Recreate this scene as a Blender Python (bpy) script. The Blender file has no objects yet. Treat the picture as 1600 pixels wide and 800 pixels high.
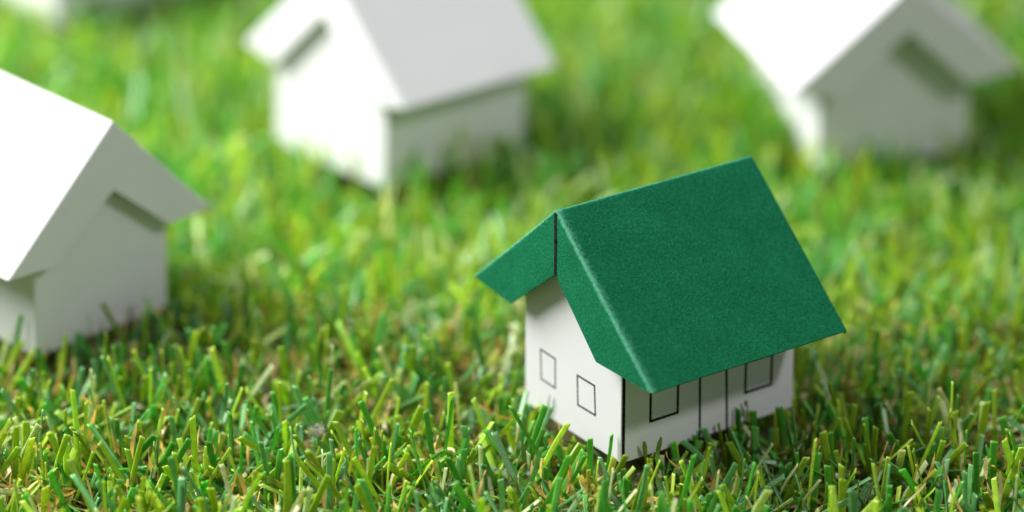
import bpy, bmesh, math
import numpy as np
from mathutils import Matrix, Vector

KEYPOS, KEYP, FILLPOS, FILLP, WORLD = (-415, 30, 415), 9.2, (650, -480, 770), 3.6, .215
MM = 0.001                                   # everything is laid out in millimetres
scene = bpy.context.scene
col = scene.collection

# ------------------------------------------------------------------ camera
PITCH, ROLL, DIST, FPX = math.radians(24.4757), math.radians(-0.72275), 685.05, 5294.77
fw = Vector((0, math.cos(PITCH), -math.sin(PITCH)))
rt = Vector((1, 0, 0)); up = rt.cross(fw)
r2 = rt * math.cos(ROLL) - up * math.sin(ROLL)
u2 = rt * math.sin(ROLL) + up * math.cos(ROLL)
cam_d = bpy.data.cameras.new('camera'); cam = bpy.data.objects.new('camera', cam_d); col.objects.link(cam)
cpos = -fw * DIST * MM
cam.matrix_world = Matrix(((r2.x, u2.x, -fw.x, cpos.x), (r2.y, u2.y, -fw.y, cpos.y), (r2.z, u2.z, -fw.z, cpos.z), (0, 0, 0, 1)))
cam_d.sensor_width = 36; cam_d.lens = FPX / 1600 * 36
cam_d.clip_start = 0.01; cam_d.clip_end = 50
cam_d.dof.use_dof = True
cam_d.dof.focus_distance = (Vector((19, -90, 10)) * MM - cpos).dot(fw)
cam_d.dof.aperture_fstop = 5.4; cam_d.dof.aperture_blades = 9
scene.camera = cam

# ------------------------------------------------------------------ world and lamps (a studio table-top shot)
world = bpy.data.worlds.new('World'); scene.world = world; world.use_nodes = True
bg = world.node_tree.nodes['Background']
bg.inputs[0].default_value = (0.95, 0.98, 1.0, 1); bg.inputs[1].default_value = WORLD
def lamp(name, pos, target, size, power, color):
    l = bpy.data.lights.new(name, 'AREA'); l.shape = 'DISK'; l.size = size; l.energy = power; l.color = color
    o = bpy.data.objects.new(name, l); col.objects.link(o)
    o.location = Vector(pos) * MM
    o.rotation_euler = (Vector(target) - Vector(pos)).to_track_quat('-Z', 'Y').to_euler()
    return o
R = math.radians
lamp('key_softbox', KEYPOS, (10, -20, 0), 0.40, KEYP, (1.0, 0.985, 0.965))
lamp('fill_lamp', FILLPOS, (0, -20, 10), 0.10, FILLP, (1.0, 0.99, 0.98))

vs = scene.view_settings
vs.view_transform = 'Standard'; vs.look = 'None'; vs.exposure = 0; vs.gamma = 1; vs.use_curve_mapping = False
scene.render.engine = 'CYCLES'
scene.cycles.max_bounces = 8; scene.cycles.transparent_max_bounces = 8

# ------------------------------------------------------------------ materials
def mat(name):
    m = bpy.data.materials.new(name); m.use_nodes = True
    nt = m.node_tree; b = nt.nodes['Principled BSDF']
    return m, nt, b
def node(nt, t, **kw):
    n = nt.nodes.new(t)
    for k, v in kw.items(): setattr(n, k, v)
    return n
def noise(nt, scale, detail=4, rough=.6, coord=None):
    n = node(nt, 'ShaderNodeTexNoise'); n.inputs['Scale'].default_value = scale
    n.inputs['Detail'].default_value = detail; n.inputs['Roughness'].default_value = rough
    if coord is not None: nt.links.new(coord, n.inputs['Vector'])
    return n
def ramp(nt, fac, stops):
    r = node(nt, 'ShaderNodeValToRGB'); e = r.color_ramp.elements
    while len(e) < len(stops): e.new(.5)
    for i, (p, c) in enumerate(stops):
        e[i].position = p; e[i].color = (*c, 1)
    nt.links.new(fac, r.inputs[0]); return r
def mixc(nt, fac, a, b):
    m = node(nt, 'ShaderNodeMix', data_type='RGBA')
    for sock, v in ((m.inputs[0], fac), (m.inputs[6], a), (m.inputs[7], b)):
        if hasattr(v, 'is_linked'): nt.links.new(v, sock)
        else: sock.default_value = v if not isinstance(v, tuple) else (*v, 1)
    return m.outputs[2]
def math_n(nt, op, a, b=None, clamp=False):
    m = node(nt, 'ShaderNodeMath', operation=op); m.use_clamp = clamp
    for i, v in enumerate((a, b)):
        if v is None: continue
        if hasattr(v, 'is_linked'): nt.links.new(v, m.inputs[i])
        else: m.inputs[i].default_value = v
    return m.outputs[0]

def paper_white():
    m, nt, b = mat('white_paper')
    tc = node(nt, 'ShaderNodeTexCoord').outputs['Object']
    n1 = noise(nt, 3200, 3, .6, tc); n2 = noise(nt, 90, 3, .5, tc)
    f = math_n(nt, 'ADD', math_n(nt, 'MULTIPLY', n1.outputs[0], .5), math_n(nt, 'MULTIPLY', n2.outputs[0], .5))
    c = ramp(nt, f, [(.3, (.635, .645, .665)), (.7, (.69, .695, .71))])
    nt.links.new(c.outputs[0], b.inputs['Base Color'])
    b.inputs['Roughness'].default_value = .75; b.inputs['Specular IOR Level'].default_value = .3
    bp = node(nt, 'ShaderNodeBump'); bp.inputs['Strength'].default_value = .18; bp.inputs['Distance'].default_value = .00008
    nt.links.new(n1.outputs[0], bp.inputs['Height']); nt.links.new(bp.outputs[0], b.inputs['Normal'])
    return m
def paper_green():
    m, nt, b = mat('green_card')
    tc = node(nt, 'ShaderNodeTexCoord').outputs['Object']
    n1 = noise(nt, 1900, 4, .7, tc); n2 = noise(nt, 4200, 2, .6, tc); n3 = noise(nt, 160, 3, .5, tc)
    f = math_n(nt, 'ADD', math_n(nt, 'MULTIPLY', n1.outputs[0], .55), math_n(nt, 'MULTIPLY', n2.outputs[0], .3))
    f = math_n(nt, 'ADD', f, math_n(nt, 'MULTIPLY', n3.outputs[0], .15))
    c = ramp(nt, f, [(.35, (.003, .080, .034)), (.5, (.006, .140, .060)), (.65, (.014, .215, .098))])
    # worn fold: the dyed surface rubbed off where the card is creased
    at = node(nt, 'ShaderNodeAttribute', attribute_name='fold'); wn = noise(nt, 1500, 6, .8, tc)
    w = math_n(nt, 'ADD', at.outputs['Fac'], math_n(nt, 'MULTIPLY', math_n(nt, 'SUBTRACT', wn.outputs[0], .5), 2.6))
    w = math_n(nt, 'MULTIPLY', math_n(nt, 'SUBTRACT', w, .3, True), 1.7, True)
    w = math_n(nt, 'MULTIPLY', w, at.outputs['Fac'], True)
    mp = node(nt, 'ShaderNodeMapping'); mp.inputs['Scale'].default_value = (1, .35, .6); mp.inputs['Rotation'].default_value = (.4, .3, .7)
    nt.links.new(tc, mp.inputs['Vector'])
    fb = noise(nt, 1700, 2, .5, mp.outputs[0])
    sp = math_n(nt, 'MULTIPLY', math_n(nt, 'SUBTRACT', fb.outputs[0], .66, True), 5, True)
    base = mixc(nt, sp, c.outputs[0], (.05, .23, .13))
    nt.links.new(mixc(nt, w, base, (.11, .40, .26)), b.inputs['Base Color'])
    b.inputs['Roughness'].default_value = .9; b.inputs['Specular IOR Level'].default_value = .08
    bp = node(nt, 'ShaderNodeBump'); bp.inputs['Strength'].default_value = .8; bp.inputs['Distance'].default_value = .0002
    h = math_n(nt, 'ADD', n1.outputs[0], math_n(nt, 'MULTIPLY', n2.outputs[0], .5))
    nt.links.new(h, bp.inputs['Height']); nt.links.new(bp.outputs[0], b.inputs['Normal'])
    return m
def ink():
    m, nt, b = mat('black_ink')
    tc = node(nt, 'ShaderNodeTexCoord').outputs['Object']; n = noise(nt, 3000, 3, .6, tc)
    c = ramp(nt, n.outputs[0], [(.35, (.006, .006, .0055)), (.75, (.025, .025, .022))])
    nt.links.new(c.outputs[0], b.inputs['Base Color']); b.inputs['Roughness'].default_value = .9; b.inputs['Specular IOR Level'].default_value = .1
    return m
def blade_mat():
    m, nt, b = mat('turf_fibre')
    at = node(nt, 'ShaderNodeAttribute', attribute_name='tint')
    tc = node(nt, 'ShaderNodeTexCoord').outputs['Object']; n = noise(nt, 900, 3, .6, tc)
    hs = node(nt, 'ShaderNodeHueSaturation'); nt.links.new(at.outputs['Color'], hs.inputs['Color'])
    nt.links.new(math_n(nt, 'ADD', math_n(nt, 'MULTIPLY', n.outputs[0], .7), .65), hs.inputs['Value'])
    hs.inputs['Saturation'].default_value = 1.02
    nt.links.new(hs.outputs[0], b.inputs['Base Color'])
    b.inputs['Roughness'].default_value = .30; b.inputs['Specular IOR Level'].default_value = .75
    tr = node(nt, 'ShaderNodeBsdfTranslucent')
    g = node(nt, 'ShaderNodeMix', data_type='RGBA', blend_type='MULTIPLY'); g.inputs[0].default_value = 1
    nt.links.new(hs.outputs[0], g.inputs[6]); g.inputs[7].default_value = (1.5, 1.35, .7, 1)
    nt.links.new(g.outputs[2], tr.inputs['Color'])
    mx = node(nt, 'ShaderNodeMixShader'); mx.inputs[0].default_value = .40
    nt.links.new(b.outputs[0], mx.inputs[1]); nt.links.new(tr.outputs[0], mx.inputs[2])
    nt.links.new(mx.outputs[0], nt.nodes['Material Output'].inputs['Surface'])
    return m
def backing_mat():
    m, nt, b = mat('turf_backing')
    tc = node(nt, 'ShaderNodeTexCoord').outputs['Object']
    n = noise(nt, 260, 5, .7, tc)
    c = ramp(nt, n.outputs[0], [(.3, (.07, .08, .02)), (.5, (.15, .15, .045)), (.7, (.30, .21, .09))])
    nt.links.new(c.outputs[0], b.inputs['Base Color']); b.inputs['Roughness'].default_value = .9
    bp = node(nt, 'ShaderNodeBump'); bp.inputs['Distance'].default_value = .001
    nt.links.new(n.outputs[0], bp.inputs['Height']); nt.links.new(bp.outputs[0], b.inputs['Normal'])
    return m
def lint_mat():
    m, nt, b = mat('lint')
    tc = node(nt, 'ShaderNodeTexCoord').outputs['Object']; n = noise(nt, 700, 3, .6, tc)
    c = ramp(nt, n.outputs[0], [(.3, (.30, .27, .22)), (.7, (.62, .58, .5))])
    nt.links.new(c.outputs[0], b.inputs['Base Color']); b.inputs['Roughness'].default_value = .9
    return m
WHITE, GREEN, INK, BLADE, BACK, LINT = paper_white(), paper_green(), ink(), blade_mat(), backing_mat(), lint_mat()

# ------------------------------------------------------------------ ground
GZ = -8.2                                     # the turf's backing lies 8 mm under the houses' bases
gm = bpy.data.meshes.new('turf_ground')
E = 1500
gm.from_pydata([(x * MM, y * MM, GZ * MM) for x, y in ((-E, -E), (E, -E), (E, E), (-E, E))], [], [(0, 1, 2, 3)])
gm.materials.append(BACK)
ground = bpy.data.objects.new('turf_ground', gm); ground['kind'] = 'structure'
ground['label'] = 'brownish backing of the artificial turf under the blades'; col.objects.link(ground)

# ------------------------------------------------------------------ paper houses
def mesh_obj(name, verts, faces, material, parent, smooth=False, fold=None):
    me = bpy.data.meshes.new(name)
    me.from_pydata([tuple(c * MM for c in v) for v in verts], [], faces)
    if fold is not None:
        a = me.attributes.new('fold', 'FLOAT', 'POINT'); a.data.foreach_set('value', fold)
    bm = bmesh.new(); bm.from_mesh(me); bmesh.ops.recalc_face_normals(bm, faces=bm.faces); bm.to_mesh(me); bm.free()
    me.materials.append(material)
    if smooth:
        for p in me.polygons: p.use_smooth = True
    o = bpy.data.objects.new(name, me); col.objects.link(o); o.parent = parent
    return o
def thick_grid(name, grid, thick, material, parent, outward, fold=None):
    """grid[i][j] points of the outer surface -> closed sheet of the given thickness"""
    g = np.array(grid, float); n, k = g.shape[:2]
    du = np.gradient(g, axis=0); dv = np.gradient(g, axis=1)
    nr = np.cross(du, dv); nr /= np.linalg.norm(nr, axis=2, keepdims=True) + 1e-12
    if (nr * np.array(outward)).sum() < 0: nr = -nr
    inner = g - nr * thick
    V = list(g.reshape(-1, 3)) + list(inner.reshape(-1, 3)); off = n * k
    F = []
    idx = lambda i, j: i * k + j
    for i in range(n - 1):
        for j in range(k - 1):
            q = (idx(i, j), idx(i + 1, j), idx(i + 1, j + 1), idx(i, j + 1))
            F.append(q); F.append(tuple(v + off for v in reversed(q)))
    rim = [(i, 0) for i in range(n)] + [(n - 1, j) for j in range(1, k)] + [(i, k - 1) for i in range(n - 2, -1, -1)] + [(0, j) for j in range(k - 2, 0, -1)]
    for a, b2 in zip(rim, rim[1:] + rim[:1]):
        F.append((idx(*a), idx(*b2), idx(*b2) + off, idx(*a) + off))
    fl = None
    if fold is not None:
        f = np.array(fold, float).reshape(-1); fl = np.concatenate([f, f])
    o = mesh_obj(name, V, F, material, parent, False, fl)
    me = o.data
    for p in me.polygons: p.use_smooth = True
    me.set_sharp_from_angle(angle=R(38))
    return o

def lerp(a, b, t): return np.array(a) * (1 - t) + np.array(b) * t
def bez(a, b, c, t): return (1 - t) ** 2 * np.array(a) + 2 * t * (1 - t) * np.array(b) + t * t * np.array(c)

footprints = []
def paper_house(label, dims, mirror, loc, rot, roofmat, f1_shift=(0, 0, 0), rf=.55, xw=0):
    W, L, ox, oy, ze, zr, db, a, b, _, ox2, yr, oy2, ze2, a2, b2 = dims
    sx = -1 if mirror else 1
    P = lambda x, y, z: np.array((sx * x, y, z), float)
    root = bpy.data.objects.new('paper_house', None); col.objects.link(root)
    root.empty_display_size = .01
    yaw, tx, ty = (R(v) for v in rot)
    M = Matrix.Rotation(yaw, 4, 'Z') @ Matrix.Rotation(tx, 4, 'X') @ Matrix.Rotation(ty, 4, 'Y')
    root.matrix_world = Matrix.Translation(Vector((loc[0], loc[1], 0)) * MM) @ M
    root['label'] = label; root['category'] = 'paper house'; root['group'] = 'little paper houses on the turf'
    # footprint for keeping the blades out
    footprints.append([tuple((M @ Vector(P(x, y, 0)))[:2] + np.array(loc)) for x, y in ((xw, 0), (L, 0), (L, W), (xw, W))])
    th = .42
    # ---- walls: one folded strip of card, pentagon gables, rounded fold edges
    zs = lambda y: ze + (zr - ze) * (y + oy) / (yr + oy)
    zs2 = lambda y: ze2 + (zr - ze2) * (W + oy2 - y) / (W + oy2 - yr)
    drop = th * 1.5 + .12
    prof = [(0, 0), (0, zs(0) - drop), (yr, zr - drop - .1), (W, zs2(W) - drop), (W, 0)]
    z0 = -.0
    verts = []; faces = []
    bmw = bmesh.new()
    ring0 = [bmw.verts.new(P(xw, y, z) * MM) for y, z in prof]; ring1 = [bmw.verts.new(P(L, y, z) * MM) for y, z in prof]
    bmw.faces.new(ring0); bmw.faces.new(ring1)
    for i in (0, 3): bmw.faces.new((ring0[i], ring0[i + 1], ring1[i + 1], ring1[i]))
    bmesh.ops.recalc_face_normals(bmw, faces=bmw.faces)
    ed = [e for e in bmw.edges if abs(e.verts[0].co.z - e.verts[1].co.z) > .005 and abs(e.verts[0].co.x - e.verts[1].co.x) < 1e-6 and abs(e.verts[0].co.y - e.verts[1].co.y) < 1e-6]
    bmesh.ops.bevel(bmw, geom=ed, offset=.3 * MM, segments=3, affect='EDGES', profile=.5)
    # make sure the faces look outward, then give the card its thickness
    cen = Vector(P(L / 2, W / 2, 8) * MM)
    for f in bmw.faces:
        if f.normal.dot(f.calc_center_median() - cen) < 0: f.normal_flip()
    me = bpy.data.meshes.new('walls'); bmw.to_mesh(me); bmw.free(); me.materials.append(WHITE)
    walls = bpy.data.objects.new('walls', me); col.objects.link(walls); walls.parent = root
    so = walls.modifiers.new('card', 'SOLIDIFY'); so.thickness = th * MM; so.offset = -1
    # ---- roof: two slopes folded at the ridge, flaps folded down over both gables
    roof = bpy.data.objects.new('roof', None); col.objects.link(roof); roof.parent = root; roof.empty_display_size = .005
    x0, x1 = -ox, L + ox2
    NT, NA = 14, 5
    sides = (('E', (-oy, ze), (a, b), -1), ('F', (W + oy2, ze2), (W - a2, b2), 1))
    ymid = {}
    slope_dir = {}
    for key, (ye, zee), _, sg in sides:
        v = np.array((ye - yr, zee - zr)); slope_dir[key] = v / np.linalg.norm(v)
    rr = rf * 1.2                                                    # ridge fillet
    for key, (ye, zee), (yi, zi), sg in sides:
        oth = 'F' if key == 'E' else 'E'
        pa = np.array((yr, zr)) + slope_dir[key] * rr; pb = np.array((yr, zr)) + slope_dir[oth] * rr
        shift = np.array(f1_shift) if key == 'F' else np.zeros(3)
        def pt(x, t):
            """t in 0..1 from the top of the ridge fold to the eave"""
            if t < .06:
                q = bez(pb, (yr, zr), pa, .5 + .5 * t / .06)
            else:
                q = lerp(pa, (ye, zee), (t - .06) / .94)
            w = max(0, (x - x0) / (x1 - x0)) * max(0, (t - .06) / .94)
            # card never lies dead flat: a faint bow
            bow = .22 * math.sin(math.pi * min(1, max(0, t))) * math.sin(math.pi * (x - x0) / (x1 - x0) * .9 + .4)
            return P(x, q[0] + shift[1] * w - 0 * bow, q[1] + shift[2] * w - bow)
        ts = [0, .02, .04, .06] + list(np.linspace(.06, 1, NT))[1:]
        xs = list(np.linspace(x1, x0 + rf + 1.6, 11)) + [x0 + rf + .8, x0 + rf]
        gap = .16 if roofmat is GREEN else 0
        gs = 1 if gap else 0
        def flap_in(t):
            ia = P(x0, yr + sg * gap, zr - db); ir = P(x0, yi, zi)
            tt = max(0, (t - .06) / .94)
            return lerp(ia, ir, tt)
        grid = []; fold = []; flap = []; ffold = []
        for t in ts:
            fo = pt(x0, t); tip = flap_in(t)
            if t < .06: fo = fo + P(0, sg * gap * (1 - t / .06) * .5, 0) * 1.0
            u = tip - fo; ln = np.linalg.norm(u); u /= ln
            s0 = pt(x0 + rf, t); s2 = fo + u * min(rf, ln * .4)
            rowf = math.exp(-((t - 0) / .03) ** 2)
            row = [pt(x, t) for x in xs] + [bez(s0, fo, s2, k / NA) for k in range(1, NA + 1)]
            fr = [rowf * .8] * (len(xs) - 3) + [max(.0, rowf * .8), max(.38, rowf * .8), .7] + [.9, .9, .8, .55, .3]
            grid.append(row); fold.append(fr)
            fl = [bez(s0, fo, s2, 1)] + [lerp(s2, tip, k / 6) for k in range(1, 7)]
            flap.append(fl); ffold.append([.25, 0, 0, 0, 0, 0, 0])
        slope = thick_grid('roof_slope', grid, th, roofmat, roof, P(0, sg * .6, .8), fold)
        # the flap starts a hair under the end of the fold
        fb = thick_grid('bargeboard', flap[gs:], th, roofmat, roof, P(-1, 0, 0), ffold[gs:])
        # the hidden gable's flap, the same cut
        back = []
        for t in ts[3:]:
            q = pt(x1, t); tip = P(x1 - .02, *flap_in(t)[1:]) + np.array((0, shift[1], shift[2])) * max(0, (t - .06) / .94)
            q = q + P(.0, 0, -.5)
            back.append([lerp(q, tip, k / 4) for k in range(5)])
        thick_grid('bargeboard', back, th, roofmat, roof, P(1, 0, 0), [[0] * 5] * len(back))
    return root, walls, P, M

def printed(name, P, parent, polys, plane, w, label=None):
    """printed outline: thin raised ink strips (0.03 mm) on a wall; polys are point lists in wall coordinates"""
    V = []; F = []
    for pl in polys:
        for (p, q) in zip(pl[:-1], pl[1:]):
            p, q = np.array(p, float), np.array(q, float)
            d = (q - p) / np.linalg.norm(q - p); nrm = np.array((-d[1], d[0]))
            p2, q2 = p - d * w / 2, q + d * w / 2
            N = max(2, int(np.linalg.norm(q2 - p2) / .35))
            b0 = len(V)
            for k in range(N + 1):
                c = p2 + (q2 - p2) * k / N; jw = w * (1 + .16 * math.sin(k * 12.9 + p[0] * 7 + p[1]) * math.sin(k * 4.1))
                for s, h in ((-.5, 0), (-.5, 1), (.5, 1), (.5, 0)):
                    u, v = c + nrm * jw * s
                    o = -.03 * h - .001 + .004 * (1 - h)
                    V.append(P(o, u, v) if plane == 'x' else P(u, o, v))
            for k in range(N):
                for s in range(3):
                    i = b0 + k * 4 + s; F.append((i, i + 1, i + 5, i + 4))
    o = mesh_obj(name, V, F, INK, parent)
    if label: o['label'] = label
    return o

D_GREEN = [30.0, 39.135, 3.683, 13.278, 20.444, 44.85, 12.611, 2.767, 20.059, 14.0, 0.986, 15.269, 11.469, 22.281, 0.766, 21.267]
D_LEFT = [32.899, 40.809, 2.558, 8.777, 19.953, 44.787, 14.043, 2.336, 19.458, 14.0, 2.119, 16.795, 8.603, 19.852, 2.325, 19.493]
D_BACK = [36.282, 40.391, 2.4, 7.951, 20.925, 46.735, 12.491, 2.446, 18.99, 14.0, 1.027, 18.058, 8.058, 21.151, 2.442, 18.992]
D_RIGHT = [34.645, 41.473, 3.418, 8.878, 20.602, 42.611, 10.922, 2.652, 18.284, 14.0, 2.838, 17.07, 8.906, 20.318, 2.663, 18.235]

gh, gwalls, GP, gM = paper_house('small paper house with folded green card roof and drawn windows, in focus', D_GREEN, False, (19.906, -88.713), (34.87, -.66, -.61), GREEN, rf=.7)
rect = lambda u0, u1, v0, v1: [[(u0, v0), (u1, v0), (u1, v1), (u0, v1), (u0, v0)]]
printed('window', GP, gh, [[(24.95, 12.75), (20.34, 12.6), (20.33, 6.72), (24.75, 6.8), (24.95, 12.75)]], 'x', .33, 'rectangular window outline drawn in thin black ink')
printed('window', GP, gh, [[(13.47, 12.1), (8.18, 12.13), (7.89, 6.35), (13.25, 6.25), (13.47, 12.1)]], 'x', .37, 'rectangular window outline drawn in thin black ink')
printed('window', GP, gh, rect(6.4, 12.5, 6.55, 12.6), 'y', .53, 'rectangular window outline drawn in thick black ink, under the eave')
printed('window', GP, gh, rect(27.9, 33.9, 6.1, 12.3), 'y', .53, 'rectangular window outline drawn in thick black ink, under the eave')
printed('door', GP, gh, [[(17.65, .3), (17.4, 13), (23.4, 13), (23.85, .3)]], 'y', .5, 'tall door outline drawn in black ink')
printed('corner_line', GP, gh, [[(.48, .1), (.48, 20)]], 'y', .62, 'black printed line along the folded corner')
# black line in the slit where the two front flaps meet
zr, yr = D_GREEN[5], D_GREEN[11]
printed('ridge_slit_line', lambda x, y, z: GP(x - D_GREEN[2] - .012, y, z), gh, [[(yr - .15, zr - 1.0), (yr - .22, zr - 6), (yr - .1, zr - D_GREEN[6] + .25)]], 'x', .85, 'black line where the two roof flaps meet below the ridge')

paper_house('plain white paper house cut by the left edge of the photo, gable turned right', D_LEFT, True, (-89.202, -49.398), (-42.91, -.74, 1.59), WHITE, xw=.7)
paper_house('blurred white paper house behind, straight above the gap left of the green roof', D_BACK, False, (-26.992, 33.237), (43.5, -.33, 2.12), WHITE)
paper_house('blurred white paper house behind the green roof at right, gable facing the camera', D_RIGHT, True, (65.883, 45.433), (-72.58, .5, .97), WHITE, (0, 9, -6), xw=2.0)
paper_house('farthest white paper house, only its base corner showing at the top left', D_BACK, False, (-108.5, 127.5), (41, 0, .5), WHITE)

# ------------------------------------------------------------------ artificial grass
rng = np.random.default_rng(11)
PAL = np.array([(.340, .510, .042), (.490, .710, .080), (.130, .460, .058), (.190, .470, .180), (.600, .740, .420), (.085, .330, .042)])
PROB = [.29, .13, .24, .21, .09, .04]
HERO = [(7.8, -89.6, -0.1, 11.6, 2, 1.45), (3.3, -83.9, 6.1, 9.0, 2, 1.2), (5.1, -92.6, 9.8, 10.2, 1, 1.1), (6.2, -100.3, 10.6, 7.5, 2, 1.2), (-12.2, -85.8, -10.0, 11.4, 2, 1.2), (-13.3, -89.5, -14.8, 10.5, 5, 1.2), (-22.0, -81.6, -27.1, 8.1, 2, 1.2), (-28.6, -101.9, -35.0, 8.8, 0, 1.3), (-7.3, -85.7, -8.1, 5.6, 3, 1.3), (-21.0, -89.7, -18.2, 2.2, 1, 1.2), (-19.2, -101.7, -17.8, 2.9, 1, 1.1), (-1.0, -101.9, -1.4, 3.6, 3, 1.2), (-7.2, -92.2, -8.3, 3.3, 0, 1.2), (-19.3, -78.6, -15.8, 5.7, 0, 1.7), (14.5, -88.0, 14.3, 4.5, 2, 1.3), (17.0, -87.9, 18.7, 5.4, 2, 0.8), (18.5, -87.9, 20.3, 1.9, 0, 1.2), (42.0, -74.9, 41.2, 4.2, 5, 1.3), (44.5, -77.4, 44.0, 5.1, 5, 1.3), (50.4, -77.2, 48.5, 5.8, 5, 1.5), (52.4, -65.7, 51.9, 2.0, 0, 1.2), (38.3, -75.0, 39.6, 1.5, 0, 1.1), (37.8, -75.0, 36.1, 2.5, 0, 0.9), (34.2, -80.6, 33.4, 1.7, 5, 1.2), (29.1, -87.6, 26.2, 0.9, 2, 1.2), (30.2, -88.1, 35.4, 0.2, 1, 1.7), (34.7, -82.6, 36.1, 1.2, 0, 1.3), (65.0, -83.0, 63.4, 6.9, 2, 1.5), (72.3, -85.2, 67.7, 5.0, 5, 1.4), (73.5, -84.5, 77.0, 6.9, 1, 0.9), (80.4, -79.4, 79.0, 12.4, 1, 0.65), (71.6, -75.6, 72.3, 8.5, 0, 1.2), (36.1, -100.0, 39.4, 6.4, 3, 1.4), (52.7, -99.6, 53.2, 11.1, 1, 0.75), (51.3, -95.2, 50.6, 6.1, 2, 0.65), (56.7, -98.1, 55.6, 5.1, 2, 1.3), (58.5, -98.7, 58.2, 5.5, 0, 1.5), (66.3, -93.1, 66.9, 4.3, 1, 0.8), (91.4, -79.1, 88.6, 5.3, 2, 1.5), (85.8, -75.2, 85.6, 6.4, 4, 1.1), (82.4, -95.8, 82.0, 6.9, 5, 1.2), (88.2, -92.5, 90.7, 6.3, 1, 1.6), (86.5, -88.7, 85.9, 5.4, 2, 1.4), (61.7, -74.4, 62.7, 5.1, 0, 1.2), (61.1, -75.9, 57.3, 5.9, 5, 1.2), (61.5, -71.9, 57.9, 8.3, 0, 1.2), (-67.3, -96.4, -71.9, 7.0, 0, 1.25), (-55.9, -90.8, -56.0, 9.3, 0, 1.45), (-61.1, -94.8, -56.4, 7.1, 5, 1.2), (-60.2, -80.2, -60.9, 3.9, 3, 1.1), (-65.8, -85.8, -67.7, 2.5, 3, 1.2), (-70.1, -80.5, -66.6, 3.1, 1, 1.2), (-77.2, -84.6, -79.8, 3.5, 5, 1.3), (-79.3, -87.8, -81.9, 4.3, 0, 1.3), (-86.5, -90.2, -84.5, 2.8, 1, 0.8), (-75.1, -86.9, -77.8, 5.1, 0, 1.0), (-40.7, -75.9, -43.1, 6.9, 2, 1.0), (-50.8, -63.4, -49.5, 6.3, 5, 1.1), (-60.5, -57.1, -60.4, 3.4, 1, 1.2), (-62.0, -58.7, -63.3, 3.9, 0, 1.2), (-49.2, -60.9, -44.2, 4.8, 4, 1.2), (-48.0, -76.1, -45.7, 4.1, 2, 1.0), (-40.6, -81.4, -38.3, 3.3, 1, 0.6), (-33.9, -86.6, -38.5, 3.8, 0, 1.3), (-53.9, -95.3, -49.2, 5.7, 1, 0.6), (-48.1, -89.2, -47.3, 4.7, 2, 0.8), (-64.8, -103.6, -63.5, 4.2, 0, 1.4), (-94.2, -47.2, -92.1, 8.3, 2, 1.0), (-86.6, -104.6, -85.4, 1.3, 0, 1.4), (-39.0, -102.2, -38.2, 7.0, 0, 1.6), (-43.0, -94.3, -42.8, 5.2, 3, 1.2), (23.3, -101.3, 23.9, 4.1, 0, 1.2), (9.6, -95.3, 13.4, 5.0, 5, 1.1), (29.7, -101.6, 27.9, 1.2, 1, 1.1), (44.3, -101.2, 45.2, 2.5, 2, 1.1)]

def inside_push(x, y, margin):
    """move points out of the houses' footprints"""
    x = x.copy(); y = y.copy(); hit = np.zeros(len(x), bool); deep = np.zeros(len(x), bool)
    for fp in footprints:
        q = np.array(fp); c = q.mean(0)
        best = None; nn = []
        for i in range(4):
            a, b = q[i], q[(i + 1) % 4]; d = (b - a) / np.linalg.norm(b - a); n = np.array((d[1], -d[0]))
            if n @ (c - a) > 0: n = -n
            nn.append(((x - a[0]) * n[0] + (y - a[1]) * n[1], n))
        dist = np.stack([v[0] for v in nn]); k = dist.argmax(0); dm = dist.max(0)
        ins = dm < margin
        hit |= ins; deep |= dm < -1.5
        for j in range(4):
            s = ins & (k == j); n = nn[j][1]
            x[s] += n[0] * (margin - dm[s]); y[s] += n[1] * (margin - dm[s])
    return x, y, hit, deep

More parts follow.
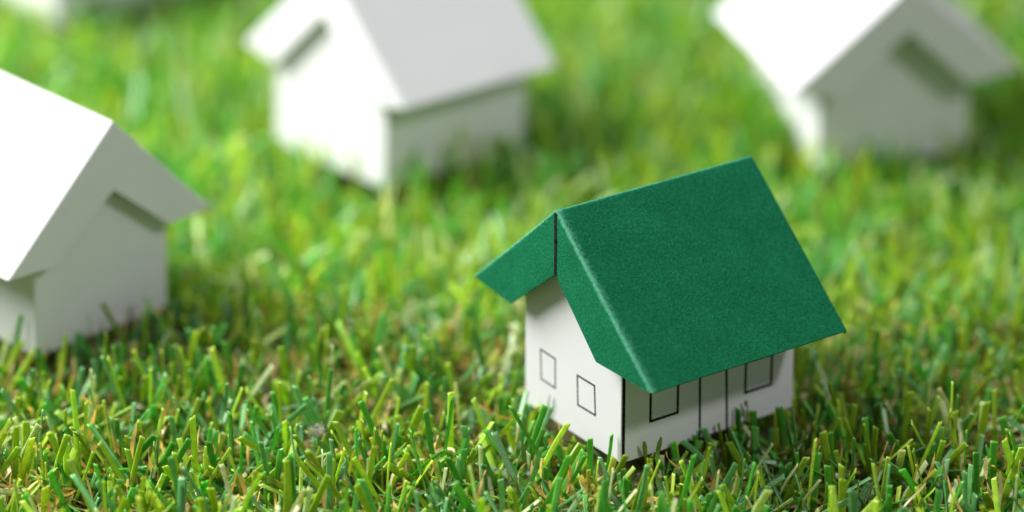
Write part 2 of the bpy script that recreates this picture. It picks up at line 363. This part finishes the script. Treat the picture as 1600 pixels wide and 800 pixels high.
def build_blades(bx, by, bz, theta, phi, curl, length, width, thick, face, color, nseg, prof, tipcut, taper):
    """sweep a ribbed profile along every blade; all arrays are per blade, in mm"""
    n = len(bx); prof = np.array(prof, float); k = len(prof)
    closed = k > 3
    P = np.stack([bx, by, bz], 1).astype(float)
    S0 = np.stack([np.cos(face), np.sin(face), np.zeros(n)], 1)
    rings = []
    fr = list(np.linspace(0, .965, nseg)) + [1.0] if closed else list(np.linspace(0, 1, nseg + 1))
    for s in range(nseg + 1):
        f = fr[s]
        th = theta + curl * f
        T = np.stack([np.sin(th) * np.cos(phi), np.sin(th) * np.sin(phi), np.cos(th)], 1)
        if s > 0: P = P + T * (length * (fr[s] - fr[s - 1]))[:, None]
        S = S0 - (S0 * T).sum(1)[:, None] * T; S /= np.linalg.norm(S, axis=1)[:, None] + 1e-9
        N = np.cross(T, S)
        w = width * (1 - taper * f)
        r = P[:, None, :] + S[:, None, :] * (w[:, None] * prof[None, :, 0])[:, :, None] + N[:, None, :] * (thick[:, None] * prof[None, :, 1])[:, :, None]
        if s == nseg: r = r + T[:, None, :] * (tipcut[:, None] * width[:, None] * prof[None, :, 0])[:, :, None]
        rings.append(r)
    V = np.stack(rings, 1)                      # n, nseg+1, k, 3
    per = (nseg + 1) * k
    loc = []
    for s in range(nseg):
        for j in range(k if closed else k - 1):
            j2 = (j + 1) % k
            loc.append((s * k + j, s * k + j2, (s + 1) * k + j2, (s + 1) * k + j))
    if closed:
        t = nseg * k                             # blunt cut tip
        for j in range(1, k // 2):
            loc.append((t + j - 1 if j > 1 else t, t + j, t + k - j - (0 if j > 0 else 0), t + (k - j + 1) % k))
    loc = np.array(loc)
    F = (np.arange(n)[:, None, None] * per + loc[None]).reshape(-1, 4)
    C = np.repeat(color[:, None, :], per, axis=1)
    if closed: C[:, nseg * k:] = np.clip(C[:, nseg * k:] * 1.25 + .07, 0, .85)     # frayed pale rim where the fibre was cut
    C = C.reshape(-1, 3)
    return V.reshape(-1, 3), F, C

RIB = [(-.5, 0), (-.28, .75), (0, .1), (.28, .75), (.5, 0), (.25, -.6), (0, -.1), (-.25, -.6)]
STRIP = [(-.5, 0), (0, .6), (.5, 0)]

def link_grass(name, chunks, label):
    V = []; F = []; C = []; off = 0
    for v, f, c in chunks:
        V.append(v); F.append(f + off); C.append(c); off += len(v)
    V = np.concatenate(V) * MM; F = np.concatenate(F); C = np.concatenate(C)
    me = bpy.data.meshes.new(name)
    me.vertices.add(len(V)); me.vertices.foreach_set('co', V.astype(np.float32).ravel())
    me.loops.add(F.size); me.loops.foreach_set('vertex_index', F.astype(np.int32).ravel())
    me.polygons.add(len(F)); me.polygons.foreach_set('loop_start', (np.arange(len(F)) * 4).astype(np.int32))
    me.update(calc_edges=True)
    a = me.attributes.new('tint', 'FLOAT_COLOR', 'POINT')
    a.data.foreach_set('color', np.concatenate([C, np.ones((len(C), 1))], 1).astype(np.float32).ravel())
    me.materials.append(BLADE)
    o = bpy.data.objects.new(name, me); col.objects.link(o)
    o['kind'] = 'stuff'; o['label'] = label; o['category'] = 'grass'
    return o

# tufts on a jittered grid, several blades fanning out of each
SP = 6.9
gx, gy = np.meshgrid(np.arange(-215, 215, SP), np.arange(-150, 300, SP))
gx = gx.ravel() + rng.uniform(-2.4, 2.4, gx.size); gy = gy.ravel() + rng.uniform(-2.4, 2.4, gy.size)
keep = np.abs(gx) < 135 + (gy + 150) * .18
gx, gy = gx[keep], gy[keep]
NB = 8
kind = np.tile(np.array([0, 0, 0, 0, 0, 1, 1, 1]), len(gx))          # upright blades and flattened ones below them
tx = np.repeat(gx, NB); ty = np.repeat(gy, NB); n = len(tx)
tuft_h = np.repeat(rng.normal(1, .10, len(gx)), NB)
phi = rng.uniform(0, 2 * np.pi, n)
spread = np.abs(rng.normal(0, 1, n))
theta = np.where(kind == 0, np.clip(rng.uniform(.02, .80, n) + .08 * spread, 0, 1.1), rng.uniform(.8, 1.5, n))
bx = tx + np.cos(phi) * spread * .8 + rng.normal(0, .7, n); by = ty + np.sin(phi) * spread * .8 + rng.normal(0, .7, n)
length = np.where(kind == 0, np.clip(rng.normal(14.0, 2.3, n) * tuft_h, 7, 19), rng.uniform(8, 16, n))
curl = rng.normal(.06, .24, n) + (rng.random(n) < .12) * rng.uniform(.5, 1.5, n)
width = np.clip(rng.normal(1.2, .2, n), .6, 1.7); slim = rng.random(n) < .12; width[slim] *= .5
thick = rng.uniform(.17, .27, n)
face = rng.uniform(0, 2 * np.pi, n)
ci = rng.choice(6, n, p=PROB)
color = PAL[ci] * rng.uniform(.78, 1.2, (n, 1)) * (1 + rng.normal(0, .05, (n, 3)))
color = np.clip(color, .004, .8)
tipcut = rng.uniform(-.5, .5, n)
# the houses press the nearest blades down
near_h = np.full(n, 99.)
for fp in footprints:
    q = np.array(fp); c = q.mean(0); dm = np.full(n, -99.)
    for i in range(4):
        a_, b_ = q[i], q[(i + 1) % 4]; d_ = (b_ - a_) / np.linalg.norm(b_ - a_); n_ = np.array((d_[1], -d_[0]))
        if n_ @ (c - a_) > 0: n_ = -n_
        dm = np.maximum(dm, (bx - a_[0]) * n_[0] + (by - a_[1]) * n_[1])
    near_h = np.minimum(near_h, dm)
length *= np.clip(np.where(by < 0, .46, .85) + np.maximum(near_h, 0) / np.where(by < 0, 22, 16), 0, 1)
# keep clear of the houses: roots outside the walls, tips too
bx, by, hit, deep = inside_push(bx, by, .9)
tipx = bx + np.sin(theta + curl * .5) * np.cos(phi) * length; tipy = by + np.sin(theta + curl * .5) * np.sin(phi) * length
px, py, thit, _ = inside_push(tipx, tipy, .9)
dx, dy = px - bx, py - by
phi = np.where(thit, np.arctan2(dy, dx), phi)
theta = np.where(thit, np.minimum(.55, np.hypot(dx, dy) / length), theta); curl = np.where(thit, 0, curl)
tipx = bx + np.sin(theta) * np.cos(phi) * length; tipy = by + np.sin(theta) * np.sin(phi) * length
_, _, still, _ = inside_push(tipx, tipy, .3)
ok = ~deep & ~(thit & still)
arrs = [bx, by, np.where(kind == 0, GZ - .3, GZ + rng.uniform(0, 2.6, n)), theta, phi, curl, length, width, thick, face]
near = by < -25
full = lambda m: [q[m] for q in arrs]
chunks = []
m = ok & near
chunks.append(build_blades(*full(m), color[m], 5, RIB, tipcut[m], np.full(m.sum(), .06)))
m = ok & ~near
chunks.append(build_blades(*full(m), color[m], 3, STRIP, tipcut[m], np.full(m.sum(), .06)))
# blades one can pick out in the photograph, each at its own place
h = np.array([q[:4] for q in HERO]); hc = np.array([q[4] for q in HERO]); hw = np.array([q[5] for q in HERO])
hx, hy = h[:, 0], h[:, 1]; tipx = h[:, 2]; tipz = h[:, 3]
hx2, hy2, _, _ = inside_push(hx, hy, 1.0); tipx = tipx + hx2 - hx
px, py, _, _ = inside_push(tipx, hy2, .9)
rise = tipz + 2.5
k = (tipz - GZ + .3) / rise                       # continue the visible line down to the backing
rx = px - (px - hx2) * np.minimum(k, 1.6); ry = py - (py - hy2) * np.minimum(k, 1.6)
rx, ry, _, _ = inside_push(rx, ry, .9)
dx, dy, dz = px - rx, py - ry, tipz - GZ + .3
ln = np.sqrt(dx ** 2 + dy ** 2 + dz ** 2); th = np.arccos(dz / ln); ph = np.arctan2(dy, dx)
nh = len(hx)
hcurl = rng.normal(0, .10, nh)
hcol = PAL[hc] * rng.uniform(.9, 1.12, (nh, 1))
chunks.append(build_blades(rx, ry, np.full(nh, GZ - .3), th - hcurl * .5, ph, hcurl, ln, hw, rng.uniform(.2, .28, nh), rng.normal(0, .45, nh), hcol, 6, RIB, rng.uniform(-.4, .4, nh), np.full(nh, .05)))
# taller blades standing against the lit wall of the house at the back right
nr_ = 110
q0, q1 = np.array(footprints[3][0]), np.array(footprints[3][1]); dirw = (q1 - q0) / np.linalg.norm(q1 - q0)
nw = np.array((dirw[1], -dirw[0])); nw = nw if nw @ (q0 - np.array(footprints[3][2])) > 0 else -nw
al = rng.uniform(9, 42, nr_); ow = rng.uniform(1.2, 6, nr_)
rp = q0 + dirw * al[:, None] + nw * ow[:, None]
chunks.append(build_blades(rp[:, 0], rp[:, 1], np.full(nr_, GZ - .3), rng.uniform(0, .25, nr_), np.full(nr_, np.arctan2(nw[1], nw[0])) + rng.normal(0, .8, nr_), rng.normal(0, .15, nr_),
                           rng.uniform(12, 16, nr_) + al * .16, np.full(nr_, 1.25), np.full(nr_, .22), rng.uniform(0, 6.28, nr_), PAL[rng.choice(6, nr_, p=PROB)], 3, STRIP, np.zeros(nr_), np.full(nr_, .06)))
link_grass('grass', chunks, 'green artificial grass blades with blunt cut tips covering the ground')

# curly straw-coloured thatch between the blades
def thatch(n, xr, yr, nseg):
    x = rng.uniform(*xr, n); y = rng.uniform(*yr, n); z = rng.uniform(GZ + .8, GZ + 5.4, n)
    x, y, hit, deep = inside_push(x, y, 1.2)
    a = rng.uniform(0, 2 * np.pi, n); e = rng.uniform(-.2, .55, n); da = rng.normal(0, .4, n); de = rng.normal(-.12, .3, n)
    step = rng.uniform(.7, 1.35, n); w = rng.uniform(.35, .95, n)
    P = np.stack([x, y, z], 1); rows = []
    tw = rng.uniform(0, 6, n); dtw = rng.normal(0, .35, n)
    for s in range(nseg + 1):
        T = np.stack([np.cos(e) * np.cos(a), np.cos(e) * np.sin(a), np.sin(e)], 1)
        A = np.stack([-np.sin(a), np.cos(a), np.zeros(n)], 1); B = np.cross(T, A)
        S = A * np.cos(tw)[:, None] + B * np.sin(tw)[:, None]
        ww = w * (1 if s < nseg else .5)
        rows.append(np.stack([P - S * ww[:, None] / 2, P + S * ww[:, None] / 2], 1))
        P = P + T * step[:, None]; P[:, 2] = np.maximum(P[:, 2], GZ + .2)
        q0, q1, _, _ = inside_push(P[:, 0], P[:, 1], .7); P[:, 0] = q0; P[:, 1] = q1
        a = a + da + rng.normal(0, .12, n); e = np.clip(e + de, -1.3, 1.3); tw = tw + dtw
    V = np.stack(rows, 1); per = (nseg + 1) * 2
    loc = np.array([(s * 2, s * 2 + 1, s * 2 + 3, s * 2 + 2) for s in range(nseg)])
    F = (np.arange(n)[:, None, None] * per + loc[None]).reshape(-1, 4)
    pal = np.array([(.66, .44, .17), (.76, .60, .34), (.54, .35, .12), (.20, .27, .03), (.09, .19, .04)])
    c = pal[rng.choice(5, n, p=[.32, .24, .1, .2, .14])] * rng.uniform(.75, 1.2, (n, 1))
    sel = ~deep
    V = V[sel]; F = (np.arange(sel.sum())[:, None, None] * per + loc[None]).reshape(-1, 4)
    return V.reshape(-1, 3), F, np.repeat(c[sel], per, axis=0)
link_grass('thatch', [thatch(4200, (-140, 140), (-135, -20), 9), thatch(3500, (-190, 190), (-20, 260), 5)],
           'curly straw coloured thatch fibres lying between the grass blades')['category'] = 'thatch'

# ------------------------------------------------------------------ bits of lint caught in the blades
def lint(label, loc, size, nf, tint):
    V = []; F = []
    g = np.random.default_rng(int(abs(loc[0]) * 10))
    for i in range(nf):
        p = g.normal(0, size * .35, 3); d = g.normal(0, 1, 3); d /= np.linalg.norm(d)
        w = g.uniform(.03, .06)
        b0 = len(V); S = np.cross(d, g.normal(0, 1, 3)); S /= np.linalg.norm(S); N = np.cross(d, S)
        for s in range(6):
            for q in range(3):
                an = q * 2.094; V.append(p + S * w * math.cos(an) + N * w * math.sin(an))
            d = d + g.normal(0, .45, 3) - p * .12; d /= np.linalg.norm(d); p = p + d * size * .16
        for s in range(5):
            for q in range(3):
                q2 = (q + 1) % 3; F.append((b0 + s * 3 + q, b0 + s * 3 + q2, b0 + s * 3 + 3 + q2, b0 + s * 3 + 3 + q))
    o = mesh_obj('lint_tuft', V, F, tint, None)
    o.location = Vector(loc) * MM; o['label'] = label; o['category'] = 'lint'
    return o
lint('tiny fluffy grey lint tuft caught on a blade left of the green house', (-34.7, -80.5, 1.6), 1.8, 110, LINT)
lint('tiny frayed brown lint thread below the long wall of the green house', (30.6, -88.0, -1.2), 2.2, 60, LINT)
